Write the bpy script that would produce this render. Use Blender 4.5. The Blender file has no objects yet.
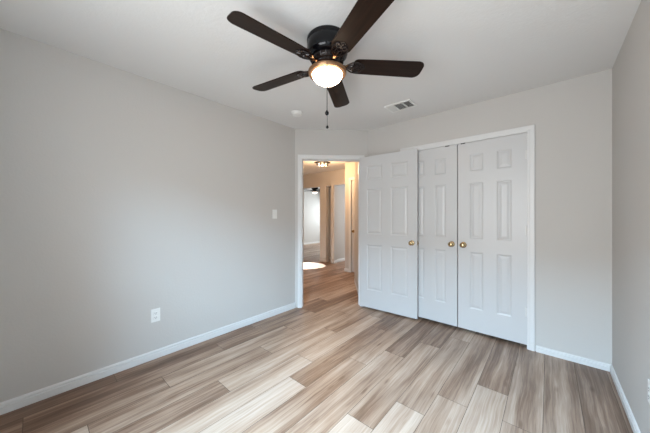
import bpy, bmesh, math, random
from mathutils import Vector, Matrix
PI = math.pi
random.seed(7)
C = bpy.context.scene.collection
S = bpy.context.scene

# ---------------------------------------------------------------- camera
TH = math.radians(41.202)
cd = bpy.data.cameras.new('camera'); cam = bpy.data.objects.new('camera', cd); C.objects.link(cam)
cd.sensor_fit = 'HORIZONTAL'; cd.sensor_width = 36.0; cd.lens = 36.0*255.7/650.0
cd.shift_y = -0.8/650.0; cd.clip_start = 0.02
cam.location = (0, 0, 1.255); cam.rotation_euler = (PI/2, 0, TH)
S.camera = cam
# ---------------------------------------------------------------- world, exposure
w = bpy.data.worlds.new('sky'); S.world = w; w.use_nodes = True
w.node_tree.nodes['Background'].inputs[0].default_value = (0.72, 0.86, 1.0, 1)
w.node_tree.nodes['Background'].inputs[1].default_value = 1.0
S.view_settings.view_transform = 'Standard'; S.view_settings.look = 'None'
S.view_settings.gamma = 1; S.view_settings.use_curve_mapping = False
S.view_settings.exposure = 0.32
S.cycles.max_bounces = 10; S.cycles.diffuse_bounces = 8
S.cycles.sample_clamp_indirect = 6

def lamp(name, kind, loc, target, energy, color, **kw):
    l = bpy.data.lights.new(name, kind); l.energy = energy; l.color = color
    for k, v in kw.items(): setattr(l, k, v)
    o = bpy.data.objects.new(name, l); C.objects.link(o); o.location = loc
    d = Vector(target)-Vector(loc)
    o.rotation_euler = d.to_track_quat('-Z', 'Y').to_euler()
    return o
DAY = (0.86, 0.94, 1.0)
# daylight through the bedroom window in the wall behind the camera
lamp('window_daylight', 'AREA', (-0.55, -0.66, 1.30), (0.30, 2.3, 1.72), 46, (0.97, 0.99, 1.0), shape='RECTANGLE', size=1.4, size_y=1.5)
lamp('window_skylight', 'AREA', (-0.6, -2.6, 3.06), (-0.4, 1.3, 0.4), 1420, (0.46, 0.74, 1.0), shape='RECTANGLE', size=5.6, size_y=1.0)
# daylight in the two rooms beyond the hall
lamp('far_room_daylight', 'AREA', (-6.6, 9.30, 1.4), (-6.6, 6.6, 0.0), 110, (0.86, 0.95, 1.0), shape='RECTANGLE', size=1.8, size_y=1.3)
lamp('side_room_daylight', 'AREA', (-3.85, 7.90, 1.4), (-4.1, 5, 1.2), 60, (0.82, 0.92, 1.0), shape='RECTANGLE', size=0.8, size_y=1.3)
lamp('hall_sunbeam', 'SPOT', (-6.05, 3.35, 2.15), (-4.72, 4.42, 0.0), 4200, (0.72, 0.86, 1.0), spot_size=math.radians(19), spot_blend=0.12, shadow_soft_size=0.01)

# ---------------------------------------------------------------- materials
def mat(name, col, rough=0.6, metal=0.0, bump=None, spec=0.5, emis=None, estr=0):
    m = bpy.data.materials.new(name); m.use_nodes = True
    nt = m.node_tree; b = nt.nodes['Principled BSDF']
    b.inputs['Base Color'].default_value = (*col, 1); b.inputs['Roughness'].default_value = rough
    b.inputs['Metallic'].default_value = metal; b.inputs['Specular IOR Level'].default_value = spec
    if emis:
        b.inputs['Emission Color'].default_value = (*emis, 1); b.inputs['Emission Strength'].default_value = estr
    tc = nt.nodes.new('ShaderNodeTexCoord')
    n = nt.nodes.new('ShaderNodeTexNoise'); n.inputs['Scale'].default_value = bump[0] if bump else 14
    n.inputs['Detail'].default_value = 3
    nt.links.new(tc.outputs['Object'], n.inputs['Vector'])
    if bump:
        bp = nt.nodes.new('ShaderNodeBump'); bp.inputs['Strength'].default_value = bump[1]
        bp.inputs['Distance'].default_value = bump[2]
        nt.links.new(n.outputs['Fac'], bp.inputs['Height']); nt.links.new(bp.outputs['Normal'], b.inputs['Normal'])
    else:
        mr = nt.nodes.new('ShaderNodeMapRange')
        mr.inputs['To Min'].default_value = max(0, rough-0.04); mr.inputs['To Max'].default_value = min(1, rough+0.04)
        nt.links.new(n.outputs['Fac'], mr.inputs['Value']); nt.links.new(mr.outputs['Result'], b.inputs['Roughness'])
    return m

M = {}
M['wall'] = mat('grey_wall_paint', (0.515, 0.497, 0.474), 0.75, bump=(70, 0.22, 0.004), spec=0.3)
M['ceiling'] = mat('ceiling_paint', (0.705, 0.70, 0.69), 0.85, bump=(60, 0.3, 0.004), spec=0.2)
M['white'] = mat('white_trim_paint', (0.64, 0.64, 0.635), 0.38, bump=(30, 0.03, 0.002))
M['door'] = mat('white_door_paint', (0.54, 0.54, 0.54), 0.36, bump=(160, 0.10, 0.001))
M['plastic'] = mat('white_plastic', (0.74, 0.74, 0.72), 0.35)
M['slot'] = mat('dark_slot', (0.03, 0.03, 0.03), 0.6)
M['duct'] = mat('duct_dark', (0.05, 0.05, 0.05), 0.8)
M['brass'] = mat('polished_brass', (0.46, 0.34, 0.19), 0.16, 1.0)
M['brass_dark'] = mat('aged_brass', (0.30, 0.21, 0.10), 0.35, 1.0)
M['black'] = mat('gloss_black_metal', (0.003, 0.003, 0.004), 0.13, 0.0, spec=0.28)
M['bronze'] = mat('dark_bronze', (0.012, 0.007, 0.006), 0.25, 0.3)
M['rim'] = mat('copper_bronze', (0.30, 0.165, 0.085), 0.38, 0.75)
M['bowl'] = mat('lit_frosted_glass', (0.95, 0.9, 0.8), 0.3, emis=(1.0, 0.77, 0.55), estr=28.0)
M['glow_ring'] = mat('added_warm_glow', (1, .6, .3), 0.4, emis=(1.0, 0.50, 0.20), estr=45.0)  # glow for the added ring above the fan light, not a lamp
M['far_bowl'] = mat('lit_far_glass', (0.95, 0.9, 0.85), 0.3, emis=(1.0, 0.9, 0.8), estr=3.0)
M['bulb'] = mat('lit_bulb', (1, .9, .7), 0.3, emis=(1.0, 0.72, 0.42), estr=7.0)
M['hinge'] = mat('painted_hinge', (0.62, 0.615, 0.60), 0.4)
M['sub'] = mat('floor_seam', (0.10, 0.075, 0.055), 0.8)

def wood_blade():
    m = bpy.data.materials.new('espresso_blade_wood'); m.use_nodes = True
    nt = m.node_tree; b = nt.nodes['Principled BSDF']
    tc = nt.nodes.new('ShaderNodeTexCoord'); mp = nt.nodes.new('ShaderNodeMapping')
    mp.inputs['Scale'].default_value = (3, 60, 60)
    n = nt.nodes.new('ShaderNodeTexNoise'); n.inputs['Scale'].default_value = 1; n.inputs['Detail'].default_value = 5
    r = nt.nodes.new('ShaderNodeValToRGB')
    r.color_ramp.elements[0].position = .3; r.color_ramp.elements[0].color = (0.008, 0.004, 0.0025, 1)
    r.color_ramp.elements[1].position = .75; r.color_ramp.elements[1].color = (0.022, 0.011, 0.007, 1)
    nt.links.new(tc.outputs['Object'], mp.inputs['Vector']); nt.links.new(mp.outputs['Vector'], n.inputs['Vector'])
    nt.links.new(n.outputs['Fac'], r.inputs['Fac']); nt.links.new(r.outputs['Color'], b.inputs['Base Color'])
    b.inputs['Roughness'].default_value = 0.36; b.inputs['Specular IOR Level'].default_value = 0.15
    return m
M['blade'] = wood_blade()

def floor_mat():
    m = bpy.data.materials.new('oak_laminate'); m.use_nodes = True
    nt = m.node_tree; N = nt.nodes.new; L = nt.links.new; b = nt.nodes['Principled BSDF']
    at = N('ShaderNodeAttribute'); at.attribute_name = 'plank'
    sp = N('ShaderNodeSeparateColor'); L(at.outputs['Color'], sp.inputs['Color'])
    tc = N('ShaderNodeTexCoord'); sx = N('ShaderNodeSeparateXYZ'); L(tc.outputs['Object'], sx.inputs['Vector'])
    def math_(op, a, bb):
        n = N('ShaderNodeMath'); n.operation = op
        for i, v in enumerate((a, bb)):
            if isinstance(v, (int, float)): n.inputs[i].default_value = v
            else: L(v, n.inputs[i])
        return n.outputs[0]
    seed = math_('MULTIPLY', sp.outputs[1], 37.0)
    # slow wobble so that the streaks run along the plank but bend a little
    cw = N('ShaderNodeCombineXYZ'); L(math_('MULTIPLY', sx.outputs[0], 5.0), cw.inputs[0]); L(math_('MULTIPLY', sx.outputs[1], 2.4), cw.inputs[1]); L(seed, cw.inputs[2])
    nw = N('ShaderNodeTexNoise'); nw.inputs['Scale'].default_value = 1; nw.inputs['Detail'].default_value = 2; L(cw.outputs[0], nw.inputs['Vector'])
    wob = math_('MULTIPLY', math_('SUBTRACT', nw.outputs['Fac'], 0.5), 0.030)
    xx = math_('ADD', sx.outputs[0], wob)
    def streak(fx, fy, det, rough):
        c = N('ShaderNodeCombineXYZ'); L(math_('MULTIPLY', xx, fx), c.inputs[0]); L(math_('MULTIPLY', sx.outputs[1], fy), c.inputs[1]); L(seed, c.inputs[2])
        n = N('ShaderNodeTexNoise'); n.inputs['Scale'].default_value = 1; n.inputs['Detail'].default_value = det; n.inputs['Roughness'].default_value = rough
        L(c.outputs[0], n.inputs['Vector']); return n.outputs['Fac']
    big = streak(10, 1.0, 3, 0.55); mid = streak(60, 0.9, 5, 0.65); fine = streak(210, 6, 3, 0.6)
    # knots
    ck = N('ShaderNodeCombineXYZ'); L(math_('MULTIPLY', xx, 11), ck.inputs[0]); L(math_('MULTIPLY', sx.outputs[1], 3.2), ck.inputs[1]); L(seed, ck.inputs[2])
    vk = N('ShaderNodeTexVoronoi'); vk.inputs['Scale'].default_value = 1; L(ck.outputs[0], vk.inputs['Vector'])
    kn = N('ShaderNodeMapRange'); kn.inputs['From Min'].default_value = 0.04; kn.inputs['From Max'].default_value = 0.17
    kn.inputs['To Min'].default_value = 0.16; kn.inputs['To Max'].default_value = 0; L(vk.outputs['Distance'], kn.inputs['Value'])
    v = math_('ADD', math_('MULTIPLY', sp.outputs[0], 0.95), math_('MULTIPLY', math_('SUBTRACT', big, 0.5), 1.15))
    v = math_('ADD', v, math_('MULTIPLY', math_('SUBTRACT', mid, 0.5), 0.85))
    v = math_('ADD', v, math_('MULTIPLY', math_('SUBTRACT', fine, 0.5), 0.45))
    v = math_('SUBTRACT', v, kn.outputs['Result'])
    v = math_('SUBTRACT', v, 0.04)
    def ramp(cols):
        r = N('ShaderNodeValToRGB'); e = r.color_ramp.elements
        e[0].position = cols[0][0]; e[0].color = (*cols[0][1], 1); e[1].position = cols[-1][0]; e[1].color = (*cols[-1][1], 1)
        for p, c in cols[1:-1]:
            k = e.new(p); k.color = (*c, 1)
        L(v, r.inputs['Fac']); return r.outputs['Color']
    warm = ramp([(0.0, (0.085, 0.042, 0.023)), (0.32, (0.21, 0.125, 0.082)), (0.6, (0.385, 0.268, 0.190)), (1.0, (0.56, 0.440, 0.350))])
    cool = ramp([(0.0, (0.095, 0.056, 0.038)), (0.32, (0.215, 0.148, 0.108)), (0.6, (0.38, 0.285, 0.222)), (1.0, (0.56, 0.475, 0.405))])
    mx = N('ShaderNodeMix'); mx.data_type = 'RGBA'; wf = math_('ADD', sp.outputs[2], math_('MULTIPLY', math_('SUBTRACT', nw.outputs['Fac'], 0.5), 1.15)); mx.clamp_factor = True; L(wf, mx.inputs['Factor']); L(cool, mx.inputs['A']); L(warm, mx.inputs['B'])
    L(mx.outputs['Result'], b.inputs['Base Color'])
    b.inputs['Roughness'].default_value = 0.42; b.inputs['Specular IOR Level'].default_value = 0.4
    bp = N('ShaderNodeBump'); bp.inputs['Strength'].default_value = 0.12; bp.inputs['Distance'].default_value = 0.001
    L(fine, bp.inputs['Height']); L(bp.outputs['Normal'], b.inputs['Normal'])
    return m
M['floor'] = floor_mat()

# ---------------------------------------------------------------- mesh helpers
def obj(name, bm, m, parent=None, loc=None, rotz=0, smooth=False):
    bmesh.ops.recalc_face_normals(bm, faces=bm.faces)
    me = bpy.data.meshes.new(name); bm.to_mesh(me); bm.free()
    for mm in (m if isinstance(m, (list, tuple)) else [m]): me.materials.append(mm)
    if smooth:
        for p in me.polygons: p.use_smooth = True
        me.set_sharp_from_angle(angle=math.radians(38))
    o = bpy.data.objects.new(name, me); C.objects.link(o)
    if parent: o.parent = parent
    if loc: o.location = loc
    if rotz: o.rotation_euler = (0, 0, rotz)
    return o
def tag(o, label=None, cat=None, group=None, kind=None):
    if label: o['label'] = label
    if cat: o['category'] = cat
    if group: o['group'] = group
    if kind: o['kind'] = kind
    return o
def thing(name, label, cat, loc=(0, 0, 0), rotz=0, group=None, kind=None):
    o = bpy.data.objects.new(name, None); C.objects.link(o); o.empty_display_size = .1
    o.location = loc; o.rotation_euler = (0, 0, rotz)
    return tag(o, label, cat, group, kind)
def box(bm, x0, x1, y0, y1, z0, z1, bev=0):
    r = bmesh.ops.create_cube(bm, size=1)
    for v in r['verts']:
        v.co = Vector(((x0+x1)/2+v.co.x*(x1-x0), (y0+y1)/2+v.co.y*(y1-y0), (z0+z1)/2+v.co.z*(z1-z0)))
    if bev:
        es = {e for v in r['verts'] for e in v.link_edges}
        bmesh.ops.bevel(bm, geom=list(es), offset=bev, segments=2, profile=0.6, affect='EDGES')
def prism(bm, pts, z0, z1):
    lo = [bm.verts.new((p[0], p[1], z0)) for p in pts]; hi = [bm.verts.new((p[0], p[1], z1)) for p in pts]
    bm.faces.new(lo[::-1]); bm.faces.new(hi); n = len(pts)
    for i in range(n): bm.faces.new((lo[i], lo[(i+1) % n], hi[(i+1) % n], hi[i]))
def lathe(bm, prof, seg=40, c=(0, 0, 0), axis='z'):
    rings = []
    for r, h in prof:
        ring = []
        if r < 1e-6:
            ring = [None]
            p = (0, 0, h)
            v = bm.verts.new(p); ring = [v]
        else:
            for i in range(seg):
                a = 2*PI*i/seg; ring.append(bm.verts.new((r*math.cos(a), r*math.sin(a), h)))
        rings.append(ring)
    for a, b in zip(rings, rings[1:]):
        if len(a) == 1 and len(b) == 1: continue
        for i in range(seg):
            j = (i+1) % seg
            if len(a) == 1: bm.faces.new((a[0], b[i], b[j]))
            elif len(b) == 1: bm.faces.new((a[i], a[j], b[0]))
            else: bm.faces.new((a[i], a[j], b[j], b[i]))
    for ring in rings:
        for v in ring:
            x, y, z = v.co
            if axis == 'y': v.co = Vector((x, z, -y))
            elif axis == 'x': v.co = Vector((z, x, y))
            v.co += Vector(c)
def tube(bm, pts, r, seg=8, r2=None):
    pts = [Vector(p) for p in pts]; rings = []; n = len(pts)
    up = Vector((0, 0, 1))
    for i, p in enumerate(pts):
        d = (pts[min(i+1, n-1)]-pts[max(i-1, 0)]).normalized()
        a = d.cross(up)
        if a.length < 1e-3: a = d.cross(Vector((1, 0, 0)))
        a.normalize(); b = d.cross(a)
        rr = r if r2 is None else r+(r2-r)*i/(n-1)
        rings.append([bm.verts.new(p+a*rr*math.cos(2*PI*k/seg)+b*rr*math.sin(2*PI*k/seg)) for k in range(seg)])
    for A, B in zip(rings, rings[1:]):
        for k in range(seg): bm.faces.new((A[k], A[(k+1) % seg], B[(k+1) % seg], B[k]))
    bm.faces.new(rings[0][::-1]); bm.faces.new(rings[-1])
def struct(name, bm, m, label, cat, **k):
    o = obj(name, bm, m, **k); return tag(o, label, cat, kind='structure')

H = 2.44
XL, XR, YC, YL, YB = -2.610, 0.383, 3.071, 2.357, -0.60
R2 = math.sqrt(.5)
# ---------------------------------------------------------------- floor of laminate planks
bm = bmesh.new(); col = bm.loops.layers.float_color.new('plank')
PW, PL = 0.1870, 1.22
joint = {-1: 1.98, 0: 0.70, 1: 1.895, 2: 2.18, 3: 1.872, 4: 1.62, 5: 1.315, 6: 2.16, 7: 1.845, 8: 1.317, 9: 1.58, 10: .927, 11: .215, 12: .66, 13: -.04, 14: .42}
shade = {(-1, 1.98): .20, (-1, .76): .35, (0, 1.92): .55, (0, .70): .5, (1, 1.895): .60, (1, .675): .55, (2, .96): .84, (2, 2.18): .46,
         (3, .652): .80, (3, 1.872): .62, (4, .40): .92, (4, 1.62): .58, (5, .095): .90, (5, 1.315): .64, (5, 2.535): .36,
         (6, .94): .62, (6, 2.16): .36, (7, .625): .66, (7, 1.845): .66, (8, .097): .86, (8, 1.317): .50, (8, 2.537): .42,
         (9, .36): .88, (9, 1.58): .80, (9, -.86): .7, (10, -.293): .40, (10, .927): .78, (10, 2.147): .52, (11, .215): .62, (11, 1.435): .66, (11, -1.005): .8,
         (12, -.56): .45, (12, .66): .55, (12, 1.88): .6, (13, -.04): .36, (13, 1.18): .52, (13, -1.26): .4, (14, -.8): .22, (14, .42): .30, (14, 1.64): .42}
rnd = random.Random(11)
for c in range(-7, 47):
    x1 = .16-PW*c; x0 = x1-PW
    j = joint.get(c, rnd.random()*PL)
    k0 = math.floor((-1.2-j)/PL)
    for k in range(k0, k0+10):
        y0 = j+k*PL; y1 = min(y0+PL, 9.6)
        if y1 <= y0: continue
        s = shade.get((c, round(y0, 3)))
        if s is None: s = rnd.uniform(.3, .75) if c > -2 else .25
        s = .50+(s-.50)*.85
        warmth = max(0, min(1, .22+.09*max(0, c-1)+rnd.uniform(-.12, .12)))
        g = .0014
        vs = [bm.verts.new(p) for p in ((x0+g, y0+g, 0), (x1-g, y0+g, 0), (x1-g, y1-g, 0), (x0+g, y1-g, 0))]
        f = bm.faces.new(vs); cv = (s, rnd.random(), warmth, 1)
        for l in f.loops: l[col] = cv
nplank = len(bm.faces)
prism(bm, [(-8.85, -1.3), (1.6, -1.3), (1.6, 9.6), (-8.85, 9.6)], -0.10, -0.0012)
bm.faces.ensure_lookup_table()
for f in bm.faces[nplank:]: f.material_index = 1
o = struct('floor', bm, [M['floor'], M['sub']], 'wood-look laminate plank floor, grey beige and brown', 'floor')
for p in o.data.polygons:      # planks face up
    if p.material_index == 0 and p.normal.z < 0: p.flip()

bm = bmesh.new(); prism(bm, [(-8.85, -1.3), (1.6, -1.3), (1.6, 9.6), (-8.85, 9.6)], H, H+.1)
struct('ceiling', bm, M['ceiling'], 'flat off-white textured ceiling with the fan', 'ceiling')

# ---------------------------------------------------------------- bedroom walls
bm = bmesh.new(); prism(bm, [(XL, YB), (XL, YL), (XL-.12, YL+.05), (XL-.12, YB)], 0, H)
struct('wall_left', bm, M['wall'], 'long grey wall on the left with switch and outlet', 'wall')
bm = bmesh.new(); box(bm, XR, XR+.12, YB, YC+.12, 0, H)
struct('wall_right', bm, M['wall'], 'narrow grey wall at the right edge', 'wall')
# window wall behind the camera
bm = bmesh.new(); wx0, wx1, wz0, wz1 = -1.25, .15, .55, 2.05
box(bm, XL-.12, wx0, YB-.12, YB, 0, H); box(bm, wx1, XR+.12, YB-.12, YB, 0, H)
box(bm, wx0, wx1, YB-.12, YB, 0, wz0); box(bm, wx0, wx1, YB-.12, YB, wz1, H)
struct('wall_back', bm, M['wall'], 'grey window wall behind the viewpoint', 'wall')
bm = bmesh.new(); fw = .045
for a, b, c, d in ((wx0, wx0+fw, wz0, wz1), (wx1-fw, wx1, wz0, wz1), (wx0+fw, wx1-fw, wz0, wz0+fw), (wx0+fw, wx1-fw, wz1-fw, wz1), (wx0+fw, wx1-fw, (wz0+wz1)/2-.02, (wz0+wz1)/2+.02)):
    box(bm, a, b, YB-.05, YB-.01, c, d)
struct('window_1', bm, M['white'], 'white sash window frame behind the viewpoint', 'window')
# angled wall with the hall doorway: s runs along it from the left corner, n into the hall
def A(s, n=0): return (XL+s*R2-n*R2, YL+s*R2+n*R2)
DS0, DS1, DH = .085, .915, 2.045
SE = (YC-YL)/R2
bm = bmesh.new()
prism(bm, [A(0), A(DS0), A(DS0, .12), A(-.05, .12)], 0, H)
prism(bm, [A(DS1), A(SE), A(SE+.05, .12), A(DS1, .12)], 0, H)
prism(bm, [A(DS0), A(DS1), A(DS1, .12), A(DS0, .12)], DH, H)
struct('wall_angled', bm, M['wall'], 'short grey angled wall around the hall doorway', 'wall')
# closet wall
CX0, CX1, CH = -1.358, -.152, 2.045
bm = bmesh.new()
prism(bm, [(XL+(YC-YL), YC), (CX0-.0, YC), (CX0, YC+.12), (XL+(YC-YL)-.05, YC+.12)], 0, H)
box(bm, CX1, XR, YC, YC+.12, 0, H); box(bm, CX0, CX1, YC, YC+.12, CH, H)
struct('wall_closet', bm, M['wall'], 'grey wall around the closet doors', 'wall')
bm = bmesh.new()
box(bm, -1.62, -1.50, YC+.12, YC+.72, 0, H); box(bm, -1.62, XR+.12, YC+.72, YC+.84, 0, H); box(bm, XR, XR+.12, YC+.12, YC+.72, 0, H)
struct('wall_closet_inside', bm, M['wall'], 'inner walls of the closet behind the closed doors', 'wall')

# ---------------------------------------------------------------- hall and rooms beyond
HL = -6.2
Y5 = 5.20
bm = bmesh.new()
d1 = A(DS1+.015, .12)
prism(bm, [d1, (-2.77, 4.01), (-2.28, 4.01), (-2.28, 3.75), (-1.72, 3.30), A(SE+.05, .12)], 0, H)
struct('wall_hall_corner', bm, M['wall'], 'hall wall corner just behind the open door', 'wall')
bm = bmesh.new()
prism(bm, [(-3.47, 4.65), (-3.305, 4.65), (-3.305, 4.77), (-3.35, 4.77), (-3.35, Y5), (-3.47, Y5)], 0, H)
box(bm, -2.50, -2.16, 4.65, 4.77, 0, H); box(bm, -3.305, -2.50, 4.65, 4.77, DH, H)
box(bm, -3.305, -2.50, 5.15, 5.2, 0, H); box(bm, -2.28, -2.16, 4.01, 4.65, 0, H)
struct('wall_hall_right', bm, M['wall'], 'lit hall wall holding a white door', 'wall')
bm = bmesh.new(); T = Y5+.12
LO0, LO1, RO0, RO1, HH = -5.50, -4.74, -4.24, -3.47, 2.055
box(bm, HL, LO0, Y5, T, 0, H); box(bm, LO0, LO1, Y5, T, HH, H); box(bm, LO1, -4.52, Y5, T, 0, H)
box(bm, -4.52, -4.34, Y5, T, HH, H); box(bm, -4.34, RO0, Y5, T, 0, H)
box(bm, RO0, RO1, Y5, T, HH, H); box(bm, RO1, -2.16, Y5, T, 0, H)
struct('wall_hall_end', bm, M['wall'], 'hall end wall with openings to the rooms beyond', 'wall')
bm = bmesh.new(); box(bm, -4.95, -4.42, T+.30, T+.36, 0, H)
struct('wall_far_partition', bm, M['wall'], 'narrow grey partition seen between the two far openings', 'wall')
bm = bmesh.new(); box(bm, HL-.12, HL, 2.2, Y5+.12, 0, H); box(bm, HL, XL-.12, 2.2, 2.32, 0, H)
struct('wall_hall_left', bm, M['wall'], 'hall walls hidden left of the doorway', 'wall')
bm = bmesh.new(); box(bm, -4.42, -4.30, T, 8.0, 0, H); box(bm, -3.40, -3.28, T, 8.0, 0, H); box(bm, -4.42, -3.28, 8.0, 8.12, 0, H)
struct('wall_side_room', bm, M['wall'], 'daylit grey wall through the right far opening', 'wall')
bm = bmesh.new(); box(bm, -8.12, -8.0, Y5, 9.5, 0, H); box(bm, -8.12, -4.30, 9.4, 9.52, 0, H); box(bm, -4.42, -4.30, 8.12, 9.4, 0, H); box(bm, -8.0, HL-.12, Y5, T, 0, H)
struct('wall_far_room', bm, M['wall'], 'pale wall of the far bedroom beyond the hall', 'wall')

# ---------------------------------------------------------------- baseboards
BP = [(0, 0), (.015, 0), (.015, .044), (.0135, .047), (.0075, .0485), (.0075, .0535), (.0125, .056), (.0115, .064), (.006, .072), (0, .073)]
def baseboard(name, segs, label, hs=1.0):
    """segs: list of polylines [(x,y),...]; the room lies on the left of each run"""
    bm = bmesh.new()
    for pts in segs:
        P = [Vector(p) for p in pts]; n = len(P); rings = []
        for i in range(n):
            dirs = []
            if i > 0: dirs.append((P[i]-P[i-1]).normalized())
            if i < n-1: dirs.append((P[i+1]-P[i]).normalized())
            nn = [Vector((-d.y, d.x)) for d in dirs]
            m = nn[0] if len(nn) == 1 else (nn[0]+nn[1])/(1+nn[0].dot(nn[1]))
            rings.append([bm.verts.new((P[i].x+m.x*u, P[i].y+m.y*u, z*hs)) for u, z in BP])
        k = len(BP)
        for Aa, Bb in zip(rings, rings[1:]):
            for i in range(k): bm.faces.new((Aa[i], Bb[i], Bb[(i+1) % k], Aa[(i+1) % k]))
        bm.faces.new(rings[0]); bm.faces.new(rings[-1][::-1])
    return struct(name, bm, M['white'], label, 'baseboard')
baseboard('baseboard_left', [[(XL, YL), (XL, YB)][::1]], 'white grooved baseboard along the left wall')
baseboard('baseboard_right', [[(XR, YB), (XR, YC), (CX1+.062, YC)]], 'white baseboard right of the closet and along the right wall', 0.76)
baseboard('baseboard_closet', [[(CX0-.062, YC), (XL+(YC-YL), YC), A(DS1+.06)]], 'white baseboard hidden behind the open door')
baseboard('baseboard_back', [[(XL, YB), (XR, YB)]], 'white baseboard under the window behind the viewpoint')
baseboard('baseboard_hall', [[(-2.28, 4.01), (-2.77, 4.01), (d1[0]-.02, d1[1]+.02)], [(-3.36, 4.65), (-3.47, 4.65), (-3.47, Y5)][::-1][::-1],
    [(RO0, T), (RO0, Y5), (-4.34, Y5)], [(-4.52, Y5), (LO1, Y5)], [(-4.42, T+.30), (-4.95, T+.30)]], 'white baseboards around the hall corners')
baseboard('baseboard_far', [[(-4.30, T), (-4.30, 8.0)][::-1], [(-8.0, 9.4), (-8.0, T)]], 'white baseboards in the rooms beyond the hall')

# ---------------------------------------------------------------- door casings and jambs
CP = [(0, 0), (0, .009), (.004, .012), (.016, .0125), (.022, .0155), (.050, .017), (.057, .014), (.0585, 0)]
def casing(bm, x0, x1, z1, M4, prof=CP):
    """U shaped moulding around an opening x0..x1, 0..z1; local y is out of the wall"""
    rings = []
    for cx, cz, sx, sz in ((x0, 0, -1, 0), (x0, z1, -1, 1), (x1, z1, 1, 1), (x1, 0, 1, 0)):
        rings.append([bm.verts.new(M4 @ Vector((cx+sx*u, v, cz+sz*u))) for u, v in prof])
    k = len(prof)
    for Aa, Bb in zip(rings, rings[1:]):
        for i in range(k): bm.faces.new((Aa[i], Bb[i], Bb[(i+1) % k], Aa[(i+1) % k]))
    bm.faces.new(rings[0]); bm.faces.new(rings[-1][::-1])
def tbox(bm, M4, *a):
    b2 = bmesh.new(); box(b2, *a)
    for v in b2.verts: v.co = M4 @ v.co
    me = bpy.data.meshes.new('tmp'); b2.to_mesh(me); b2.free(); bm.from_mesh(me); bpy.data.meshes.remove(me)
def frame_of(origin, xdir, ndir):
    x = Vector((*xdir, 0)).normalized(); n = Vector((*ndir, 0)).normalized()
    m = Matrix((( x.x, n.x, 0, origin[0]), (x.y, n.y, 0, origin[1]), (0, 0, 1, 0), (0, 0, 0, 1)))
    return m
# hall doorway
MA = frame_of((XL, YL), (1, 1), (1, -1))
bm = bmesh.new(); j = .016
casing(bm, DS0+j-.004, DS1-j+.004, DH-j+.004, MA)
MAb = frame_of((XL-.12*R2, YL+.12*R2), (1, 1), (-1, 1))
casing(bm, DS0+j-.004, DS1-j+.004, DH-j+.004, MAb)
tbox(bm, MA, DS0, DS0+j, -.12, .0, 0, DH); tbox(bm, MA, DS1-j, DS1, -.12, .0, 0, DH); tbox(bm, MA, DS0, DS1, -.12, 0, DH-j, DH)
tbox(bm, MA, DS0+j, DS0+j+.011, -.075, -.04, 0, DH-j); tbox(bm, MA, DS1-j-.011, DS1-j, -.075, -.04, 0, DH-j); tbox(bm, MA, DS0+j, DS1-j, -.075, -.04, DH-j-.011, DH-j)
t = struct('trim_1', bm, M['white'], 'white casing and jamb of the hall doorway', 'door frame')
bm = bmesh.new(); tbox(bm, MA, DS0+j, DS0+j+.002, -.034, -.004, .90, .96)
tag(obj('strike_plate', bm, M['brass_dark'], t), 'dark metal strike plate')
# closet
MC = frame_of((0, YC), (1, 0), (0, -1))
bm = bmesh.new()
casing(bm, CX0+.002, CX1-.002, CH-.002, MC)
tbox(bm, MC, CX0, CX0+.004, -.12, 0, 0, CH); tbox(bm, MC, CX1-.004, CX1, -.12, 0, 0, CH); tbox(bm, MC, CX0, CX1, -.12, 0, CH-.004, CH)
t = struct('trim_2', bm, M['white'], 'white casing around the double closet doors', 'door frame')
# ball catches on the closet head
for x in (-.70, -.86):
    bm = bmesh.new(); box(bm, x-.022, x+.022, YC-.004, YC+.03, CH-.0125, CH-.004)
    obj('ball_catch', bm, M['slot'], t)
# white door in the hall
MH = frame_of((0, 4.65), (1, 0), (0, -1))
bm = bmesh.new(); casing(bm, -3.302, -2.50, DH, MH)
struct('trim_3', bm, M['white'], 'white casing of the hall door at the right', 'door frame')
bm = bmesh.new()
struct_m = frame_of((0, Y5), (1, 0), (0, -1))

# ---------------------------------------------------------------- six panel doors
def door_bm(w, h, t=.035, stile=.115, mull=.115):
    """hinge edge at x=0, leaf along +x, faces at y=0 (front, towards -y) and y=t"""
    bm = bmesh.new()
    pw = (w-2*stile-mull)/2
    xs = [0, stile, stile+pw, stile+pw+mull, w-stile, w]
    k = h/2.03
    zs = [0, .235*k, .845*k, .985*k, 1.592*k, 1.712*k, 1.900*k, h]
    def face(y, sgn):
        for i in range(5):
            for q in range(7):
                x0, x1, z0, z1 = xs[i], xs[i+1], zs[q], zs[q+1]
                if i in (1, 3) and q in (1, 3, 5):
                    rings = []
                    for ins, dep in ((0, 0), (.005, .002), (.013, .0065), (.020, .0065), (.040, .002), (.044, .002)):
                        rings.append([bm.verts.new((px, y+sgn*dep, pz)) for px, pz in ((x0+ins, z0+ins), (x1-ins, z0+ins), (x1-ins, z1-ins), (x0+ins, z1-ins))])
                    for a, b in zip(rings, rings[1:]):
                        for e in range(4): bm.faces.new((a[e], a[(e+1) % 4], b[(e+1) % 4], b[e]))
                    bm.faces.new(rings[-1])
                else:
                    bm.faces.new([bm.verts.new(p) for p in ((x0, y, z0), (x1, y, z0), (x1, y, z1), (x0, y, z1))])
    face(0, 1); face(t, -1)
    for a, b in (((0, 0), (w, 0)), ((w, 0), (w, h)), ((w, h), (0, h)), ((0, h), (0, 0))):
        bm.faces.new([bm.verts.new(p) for p in ((a[0], 0, a[1]), (b[0], 0, b[1]), (b[0], t, b[1]), (a[0], t, a[1]))])
    bmesh.ops.remove_doubles(bm, verts=bm.verts, dist=.0004)
    return bm
KN = [(0.0, .064), (.012, .0635), (.021, .060), (.0265, .053), (.0275, .046), (.025, .039), (.018, .033), (.011, .029), (.0095, .012), (.014, .0095), (.026, .008), (.031, .0045), (.032, 0)]
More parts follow.
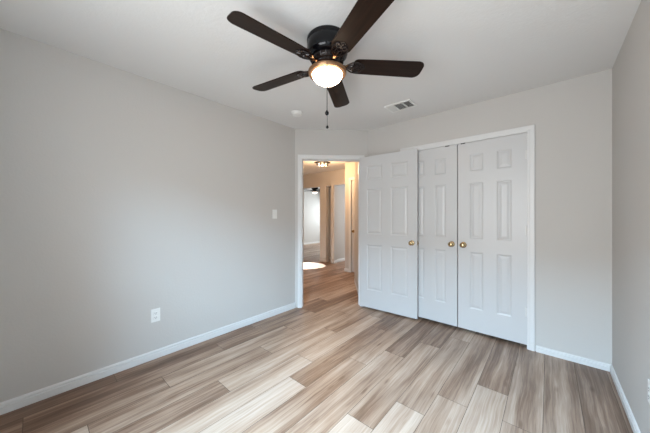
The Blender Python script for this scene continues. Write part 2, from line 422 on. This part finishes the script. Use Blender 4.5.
def knob(parent, x, z, m, s=1.0):
    bm = bmesh.new(); lathe(bm, [(r*s, h*s) for r, h in KN], 28, axis='y')
    for v in bm.verts: v.co.y *= -1
    kb = obj('door_knob', bm, m, parent, loc=(x, 0, z), smooth=True)
    return kb
def hinges(parent, zs, x):
    for z in zs:
        bm = bmesh.new(); lathe(bm, [(0, -.046), (.004, -.046), (.0055, -.043), (.0055, .043), (.004, .046), (0, .046)], 12, c=(x, -.004, z))
        box(bm, x-.014, x+.014, -.002, .001, z-.042, z+.042)
        obj('hinge', bm, M['hinge'], parent)
# open hallway door, folded back in front of the closet
hx, hy = -1.962, 2.966
o = struct('door_1', door_bm(.784, 2.03, stile=.110, mull=.116), M['door'], 'white six panel hall door standing open in front of the closet', 'door', loc=(hx, hy, .022), rotz=math.atan2(.049, .811))
knob(o, .784-.062, .905, M['brass'])
bm = bmesh.new(); box(bm, .7835, .7855, .005, .030, .905-.028, .905+.028); lathe(bm, [(0, .009), (.007, .009), (.008, 0)], 12, c=(.7855, .0175, .905), axis='x')
tag(obj('latch', bm, M['brass_dark'], o), 'dark metal latch')
# closet doors
DW = .5950
o = struct('door_2', door_bm(DW, 2.005, stile=.115, mull=.118), M['door'], 'left white six panel closet door, half behind the open door', 'door', loc=(CX0+.004, YC+.002, .034))
knob(o, DW-.055, .905, M['brass'])
o = struct('door_3', door_bm(DW, 2.005, stile=.115, mull=.118), M['door'], 'right white six panel closet door next to the bare wall', 'door', loc=(CX1-.004-DW, YC+.002, .034))
knob(o, .055, .905, M['brass']); hinges(o, (.31, 1.08, 1.80), DW+.001)
# white hall door
o = struct('door_4', door_bm(.795, 2.03), M['door'], 'closed white door in the hall beyond the doorway', 'door', loc=(-3.299, 4.667, .012))
knob(o, .06, .90, M['brass_dark'])

# ---------------------------------------------------------------- ceiling fan
def fan(label, loc, a0, bowl_mat, chains=True):
    """loc: point of the ceiling the fan hangs from; a0: world angle of the first blade"""
    F = thing('ceiling_fan', label, 'ceiling fan', loc)
    bm = bmesh.new()
    lathe(bm, [(0, 0), (.134, 0), (.137, -.004), (.137, -.020), (.134, -.024), (.134, -.030), (.137, -.034), (.137, -.095), (.133, -.110), (.122, -.121), (.105, -.127), (.0, -.127)], 56)
    obj('motor_housing', bm, M['black'], F, smooth=True)
    bm = bmesh.new()
    lathe(bm, [(0, -.127), (.098, -.127), (.104, -.134), (.104, -.150), (.096, -.160), (.088, -.166), (.088, -.180), (.078, -.190), (.0, -.190)], 48)
    for k in range(20):
        a = 2*PI*k/20
        tube(bm, [(.104*math.cos(a), .104*math.sin(a), -.128), (.111*math.cos(a), .111*math.sin(a), -.142), (.098*math.cos(a), .098*math.sin(a), -.162)], .0045, 6)
    obj('motor_collar', bm, M['bronze'], F, smooth=True)
    # blade, made once
    R0, R1 = .175, .660
    half = lambda r: .062+.010*((r-R0)/(R1-R0))
    out = []
    for s in (-1, 1):
        side = []
        for r in [R0+.030, .30, .42, .54, R1-.045]: side.append((r, s*half(r)))
        # rounded tip
        tip = [(R1-.045+.045*math.sin(a), s*(half(R1)-.045+.045*math.cos(a))) for a in [PI/2*i/6 for i in range(1, 7)]]
        root = [(R0+.030-.030*math.sin(a), s*(half(R0)-.030+.030*math.cos(a))) for a in [PI/2*i/5 for i in range(1, 6)]]
        seq = root[::-1]+side+tip
        out += seq if s == -1 else seq[::-1]
    bmB = bmesh.new(); prism(bmB, out, -.003, .003)
    bmesh.ops.bevel(bmB, geom=[e for e in bmB.edges if abs(e.verts[0].co.z-e.verts[1].co.z) < 1e-5], offset=.0015, segments=2, affect='EDGES')
    # cast bracket under the blade root
    bmK = bmesh.new()
    tube(bmK, [(.080, 0, .004), (.115, 0, -.006), (.150, 0, -.012), (.185, 0, -.009)], .011, 8, .007)
    for s in (-1, 1):
        tube(bmK, [(.120, 0, -.006), (.140, s*.022, -.009), (.165, s*.040, -.009), (.195, s*.046, -.008), (.222, s*.038, -.007), (.232, s*.020, -.007), (.218, s*.008, -.007), (.200, s*.012, -.007), (.198, s*.024, -.007), (.210, s*.028, -.007)], .006, 6, .004)
        tube(bmK, [(.135, s*.004, -.008), (.158, s*.018, -.009), (.176, s*.024, -.008), (.186, s*.014, -.008), (.176, s*.006, -.008)], .005, 6)
    prism(bmK, [(.178, -.040), (.205, -.046), (.236, -.034), (.256, 0), (.236, .034), (.205, .046), (.178, .040), (.168, 0)], -.0055, -.0032)
    for x, y in ((.195, -.024), (.195, .024), (.238, 0)): lathe(bmK, [(0, -.011), (.004, -.010), (.006, -.0065), (.006, -.005)], 10, c=(x, y, 0))
    first = kb = None
    for i in range(5):
        if first is None:
            first = obj('blade', bmB, M['blade'], F, smooth=False)
            kb = obj('blade_bracket', bmK, M['bronze'], first, smooth=True)
            b = first
        else:
            b = first.copy(); C.objects.link(b); b.parent = F
            c = kb.copy(); C.objects.link(c); c.parent = b
        b.rotation_euler = (Matrix.Rotation(a0+i*2*PI/5, 4, 'Z') @ Matrix.Rotation(math.radians(-12), 4, 'X')).to_euler()
        b.location = (0, 0, -.172)
    # light kit
    bm = bmesh.new()
    lathe(bm, [(0, -.190), (.055, -.190), (.062, -.194), (.066, -.202), (.100, -.206), (.122, -.211), (.1285, -.218), (.1285, -.228), (.1225, -.238), (.104, -.241), (.099, -.233), (0, -.230)], 64)
    lf = obj('light_fitter', bm, M['rim'], F, smooth=True)
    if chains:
        bm = bmesh.new(); lathe(bm, [(.0585, -.1905), (.068, -.1905), (.070, -.196), (.066, -.2015), (.0622, -.2015)], 40)  # emissive ring added to throw warm light on blades, no real fan part
        tag(obj('added_glow_ring', bm, M['glow_ring'], lf, smooth=True), 'added glowing ring that imitates warm lamp light above the fitter')
    bm = bmesh.new()
    pr = [(.0985, -.232), (.0995, -.238)]
    for i in range(1, 13):
        a = PI/2*i/12; pr.append((.0995*math.cos(a) if i < 12 else 0, -.238-.062*math.sin(a)))
    lathe(bm, pr, 64)
    obj('glass_bowl', bm, bowl_mat, F, smooth=True)
    if chains:
        for lat, fwd, z1, rr in ((-.0035, -.131, -.531, .0125), (-.0015, -.126, -.622, .0085)):
            ox = lat*math.cos(TH)-fwd*math.sin(TH); oy = lat*math.sin(TH)+fwd*math.cos(TH)
            bm = bmesh.new(); tube(bm, [(ox, oy, -.222), (ox, oy, z1)], .0014, 6)
            n = int((-.222-z1)/.02)
            for q in range(n):
                z = -.226-q*.02
                lathe(bm, [(0, z+.0018), (.0020, z), (0, z-.0018)], 6, c=(ox, oy, 0))
            ch = obj('pull_chain', bm, M['slot'], F)
            bm = bmesh.new(); lathe(bm, [(0, z1+.004), (rr*.3, z1+.002), (rr*.45, z1-rr*.3), (rr*.9, z1-rr*.8), (rr, z1-rr*1.3), (rr*.8, z1-rr*2), (rr*.3, z1-rr*2.4), (0, z1-rr*2.45)], 16, c=(ox, oy, 0))
            obj('chain_fob', bm, M['black'], ch, smooth=True)
    return F
fan('dark brown five blade ceiling fan with a lit glass bowl, near the viewpoint', (-1.122, 1.305, H), math.radians(-97.64), M['bowl'])
fan('small distant ceiling fan with a white light, seen through the far opening', (-7.09, 7.48, H), math.radians(47), M['far_bowl'], chains=False)

# ---------------------------------------------------------------- hall ceiling light
HLx, HLy = -3.53, 3.95
F = thing('hall_ceiling_light', 'square dark framed ceiling light with warm bulbs in the hall', 'ceiling light', (HLx, HLy, H), 0)
bm = bmesh.new(); lathe(bm, [(0, 0), (.06, 0), (.062, -.01), (.05, -.022), (.012, -.024), (.012, -.05), (0, -.05)], 24); obj('canopy', bm, M['bronze'], F, smooth=True)
for zz, a in ((-.085, .120), (-.135, .088)):
    bm = bmesh.new(); q = .020
    box(bm, -a, a, -a, -a+q, zz-.010, zz+.010); box(bm, -a, a, a-q, a, zz-.010, zz+.010)
    box(bm, -a, -a+q, -a+q, a-q, zz-.010, zz+.010); box(bm, a-q, a, -a+q, a-q, zz-.010, zz+.010)
    if zz > -.1:
        box(bm, -a+q, a-q, -.006, .006, zz-.006, zz+.006); box(bm, -.006, .006, -a+q, -.006, zz-.006, zz+.006); box(bm, -.006, .006, .006, a-q, zz-.006, zz+.006)
        box(bm, -.008, .008, -.008, .008, zz, -.045)
    else:
        for sx in (-1, 1):
            for sy in (-1, 1): tube(bm, [(sx*(a-.006), sy*(a-.006), zz), (sx*(a-.006), sy*(a-.006), -.08)], .004, 6)
    obj('square_frame', bm, M['bronze'], F)
bulb = sock = None
for sx, sy in ((-.048, -.048), (.048, -.048), (.048, .048), (-.048, .048)):
    if bulb is None:
        bm = bmesh.new(); lathe(bm, [(0, -.150), (.012, -.147), (.021, -.136), (.023, -.126), (.018, -.113), (.012, -.104), (0, -.104)], 16); bulb = obj('bulb', bm, M['bulb'], F, smooth=True)
        bm = bmesh.new(); lathe(bm, [(0, -.104), (.014, -.104), (.014, -.075), (0, -.075)], 14); sock = obj('bulb_socket', bm, M['bronze'], bulb); b = bulb
    else:
        b = bulb.copy(); C.objects.link(b); b.parent = F; c = sock.copy(); C.objects.link(c); c.parent = b
    b.location = (sx, sy, 0)

hl = lamp('hall_lamp_glow', 'POINT', (HLx, HLy, H-.24), (HLx, HLy, 0), 42, (1.0, 0.58, 0.28), shadow_soft_size=.07)
# ---------------------------------------------------------------- ceiling vent and smoke detector
V = thing('ceiling_vent', 'white rectangular air vent in the ceiling right of the fan', 'air vent', (-1.205, 2.615, H))
vw, vd = .290, .200
bm = bmesh.new(); e = .022
for a in ((-vw/2, vw/2, -vd/2, -vd/2+e), (-vw/2, vw/2, vd/2-e, vd/2), (-vw/2, -vw/2+e, -vd/2+e, vd/2-e), (vw/2-e, vw/2, -vd/2+e, vd/2-e),
          (-.055, -.043, -vd/2+e, vd/2-e), (.043, .055, -vd/2+e, vd/2-e)):
    box(bm, *a, -.009, 0)
obj('vent_frame', bm, M['plastic'], V)
bm = bmesh.new(); box(bm, -vw/2+e, vw/2-e, -vd/2+e, vd/2-e, -.0012, -.0002); obj('duct_opening', bm, M['duct'], V)
slat = None
def slat_bm(L, tilt):
    bm = bmesh.new(); box(bm, -.0045, .0045, -L/2, L/2, -.0006, .0006)
    for v in bm.verts: v.co = Matrix.Rotation(tilt, 4, 'Y') @ v.co
    return bm
L = vd-2*e
for sec, (x0, x1, tilt, n) in enumerate(((-vw/2+e, -.055, math.radians(-32), 9), (-.043, .043, math.radians(60), 8), (.055, vw/2-e, math.radians(60), 7))):
    first = None
    for i in range(n):
        x = x0+(x1-x0)*(i+.5)/n
        if first is None: first = obj('slat', slat_bm(L, tilt), M['plastic'], V); s = first
        else: s = first.copy(); C.objects.link(s); s.parent = V
        s.location = (x, 0, -.0055)
D = thing('smoke_detector', 'small round white smoke detector on the ceiling', 'smoke detector', (-2.176, 1.997, H))
bm = bmesh.new(); lathe(bm, [(0, 0), (.067, 0), (.068, -.004), (.067, -.010), (.062, -.012), (0, -.012)], 40); obj('mounting_base', bm, M['plastic'], D, smooth=True)
bm = bmesh.new(); lathe(bm, [(0, -.012), (.060, -.012), (.060, -.022), (.054, -.031), (.038, -.035), (.022, -.035), (.020, -.038), (0, -.038)], 40)
for k in range(18):
    a = 2*PI*k/18; tube(bm, [(.0605*math.cos(a), .0605*math.sin(a), -.014), (.0605*math.cos(a), .0605*math.sin(a), -.022)], .002, 5)
obj('cover', bm, M['plastic'], D, smooth=True)

# ---------------------------------------------------------------- switch and outlets
def plate(bm, hgt=.115, wid=.071):
    box(bm, -wid/2, wid/2, -.006, 0, -hgt/2, hgt/2, bev=.003)
def outlet(label, loc, rz):
    o = thing('power_outlet', label, 'power outlet', loc, rz)
    bm = bmesh.new(); plate(bm); obj('cover_plate', bm, M['plastic'], o)
    for z in (-.0195, .0195):
        bm = bmesh.new(); box(bm, -.017, .017, -.0085, -.005, z-.014, z+.014, bev=.0015); r = obj('receptacle', bm, M['plastic'], o)
        bm = bmesh.new()
        for x in (-.0065, .0065): box(bm, x-.0014, x+.0014, -.0092, -.008, z-.002, z+.0065)
        lathe(bm, [(.0, .0092), (.0026, .0092), (.0026, .008)], 10, c=(0, 0, z-.0085), axis='y')
        for v in bm.verts:
            if v.co.y > 0: v.co.y = -v.co.y
        obj('slots', bm, M['slot'], r)
    return o
outlet('white duplex power outlet low on the left wall', (XL, .712, .378), PI/2)
outlet('white power outlet low on the right wall at the picture edge', (XR, 2.02, .372), -PI/2)
o = thing('light_switch', 'white light switch on the left wall beside the doorway', 'light switch', (XL, 2.012, 1.275), PI/2)
bm = bmesh.new(); plate(bm); obj('cover_plate', bm, M['plastic'], o)
bm = bmesh.new(); box(bm, -.005, .005, -.0065, -.0055, -.012, .012)
tube(bm, [(0, -.005, 0), (0, -.016, .006)], .0042, 8, .0034); obj('toggle', bm, M['plastic'], o)
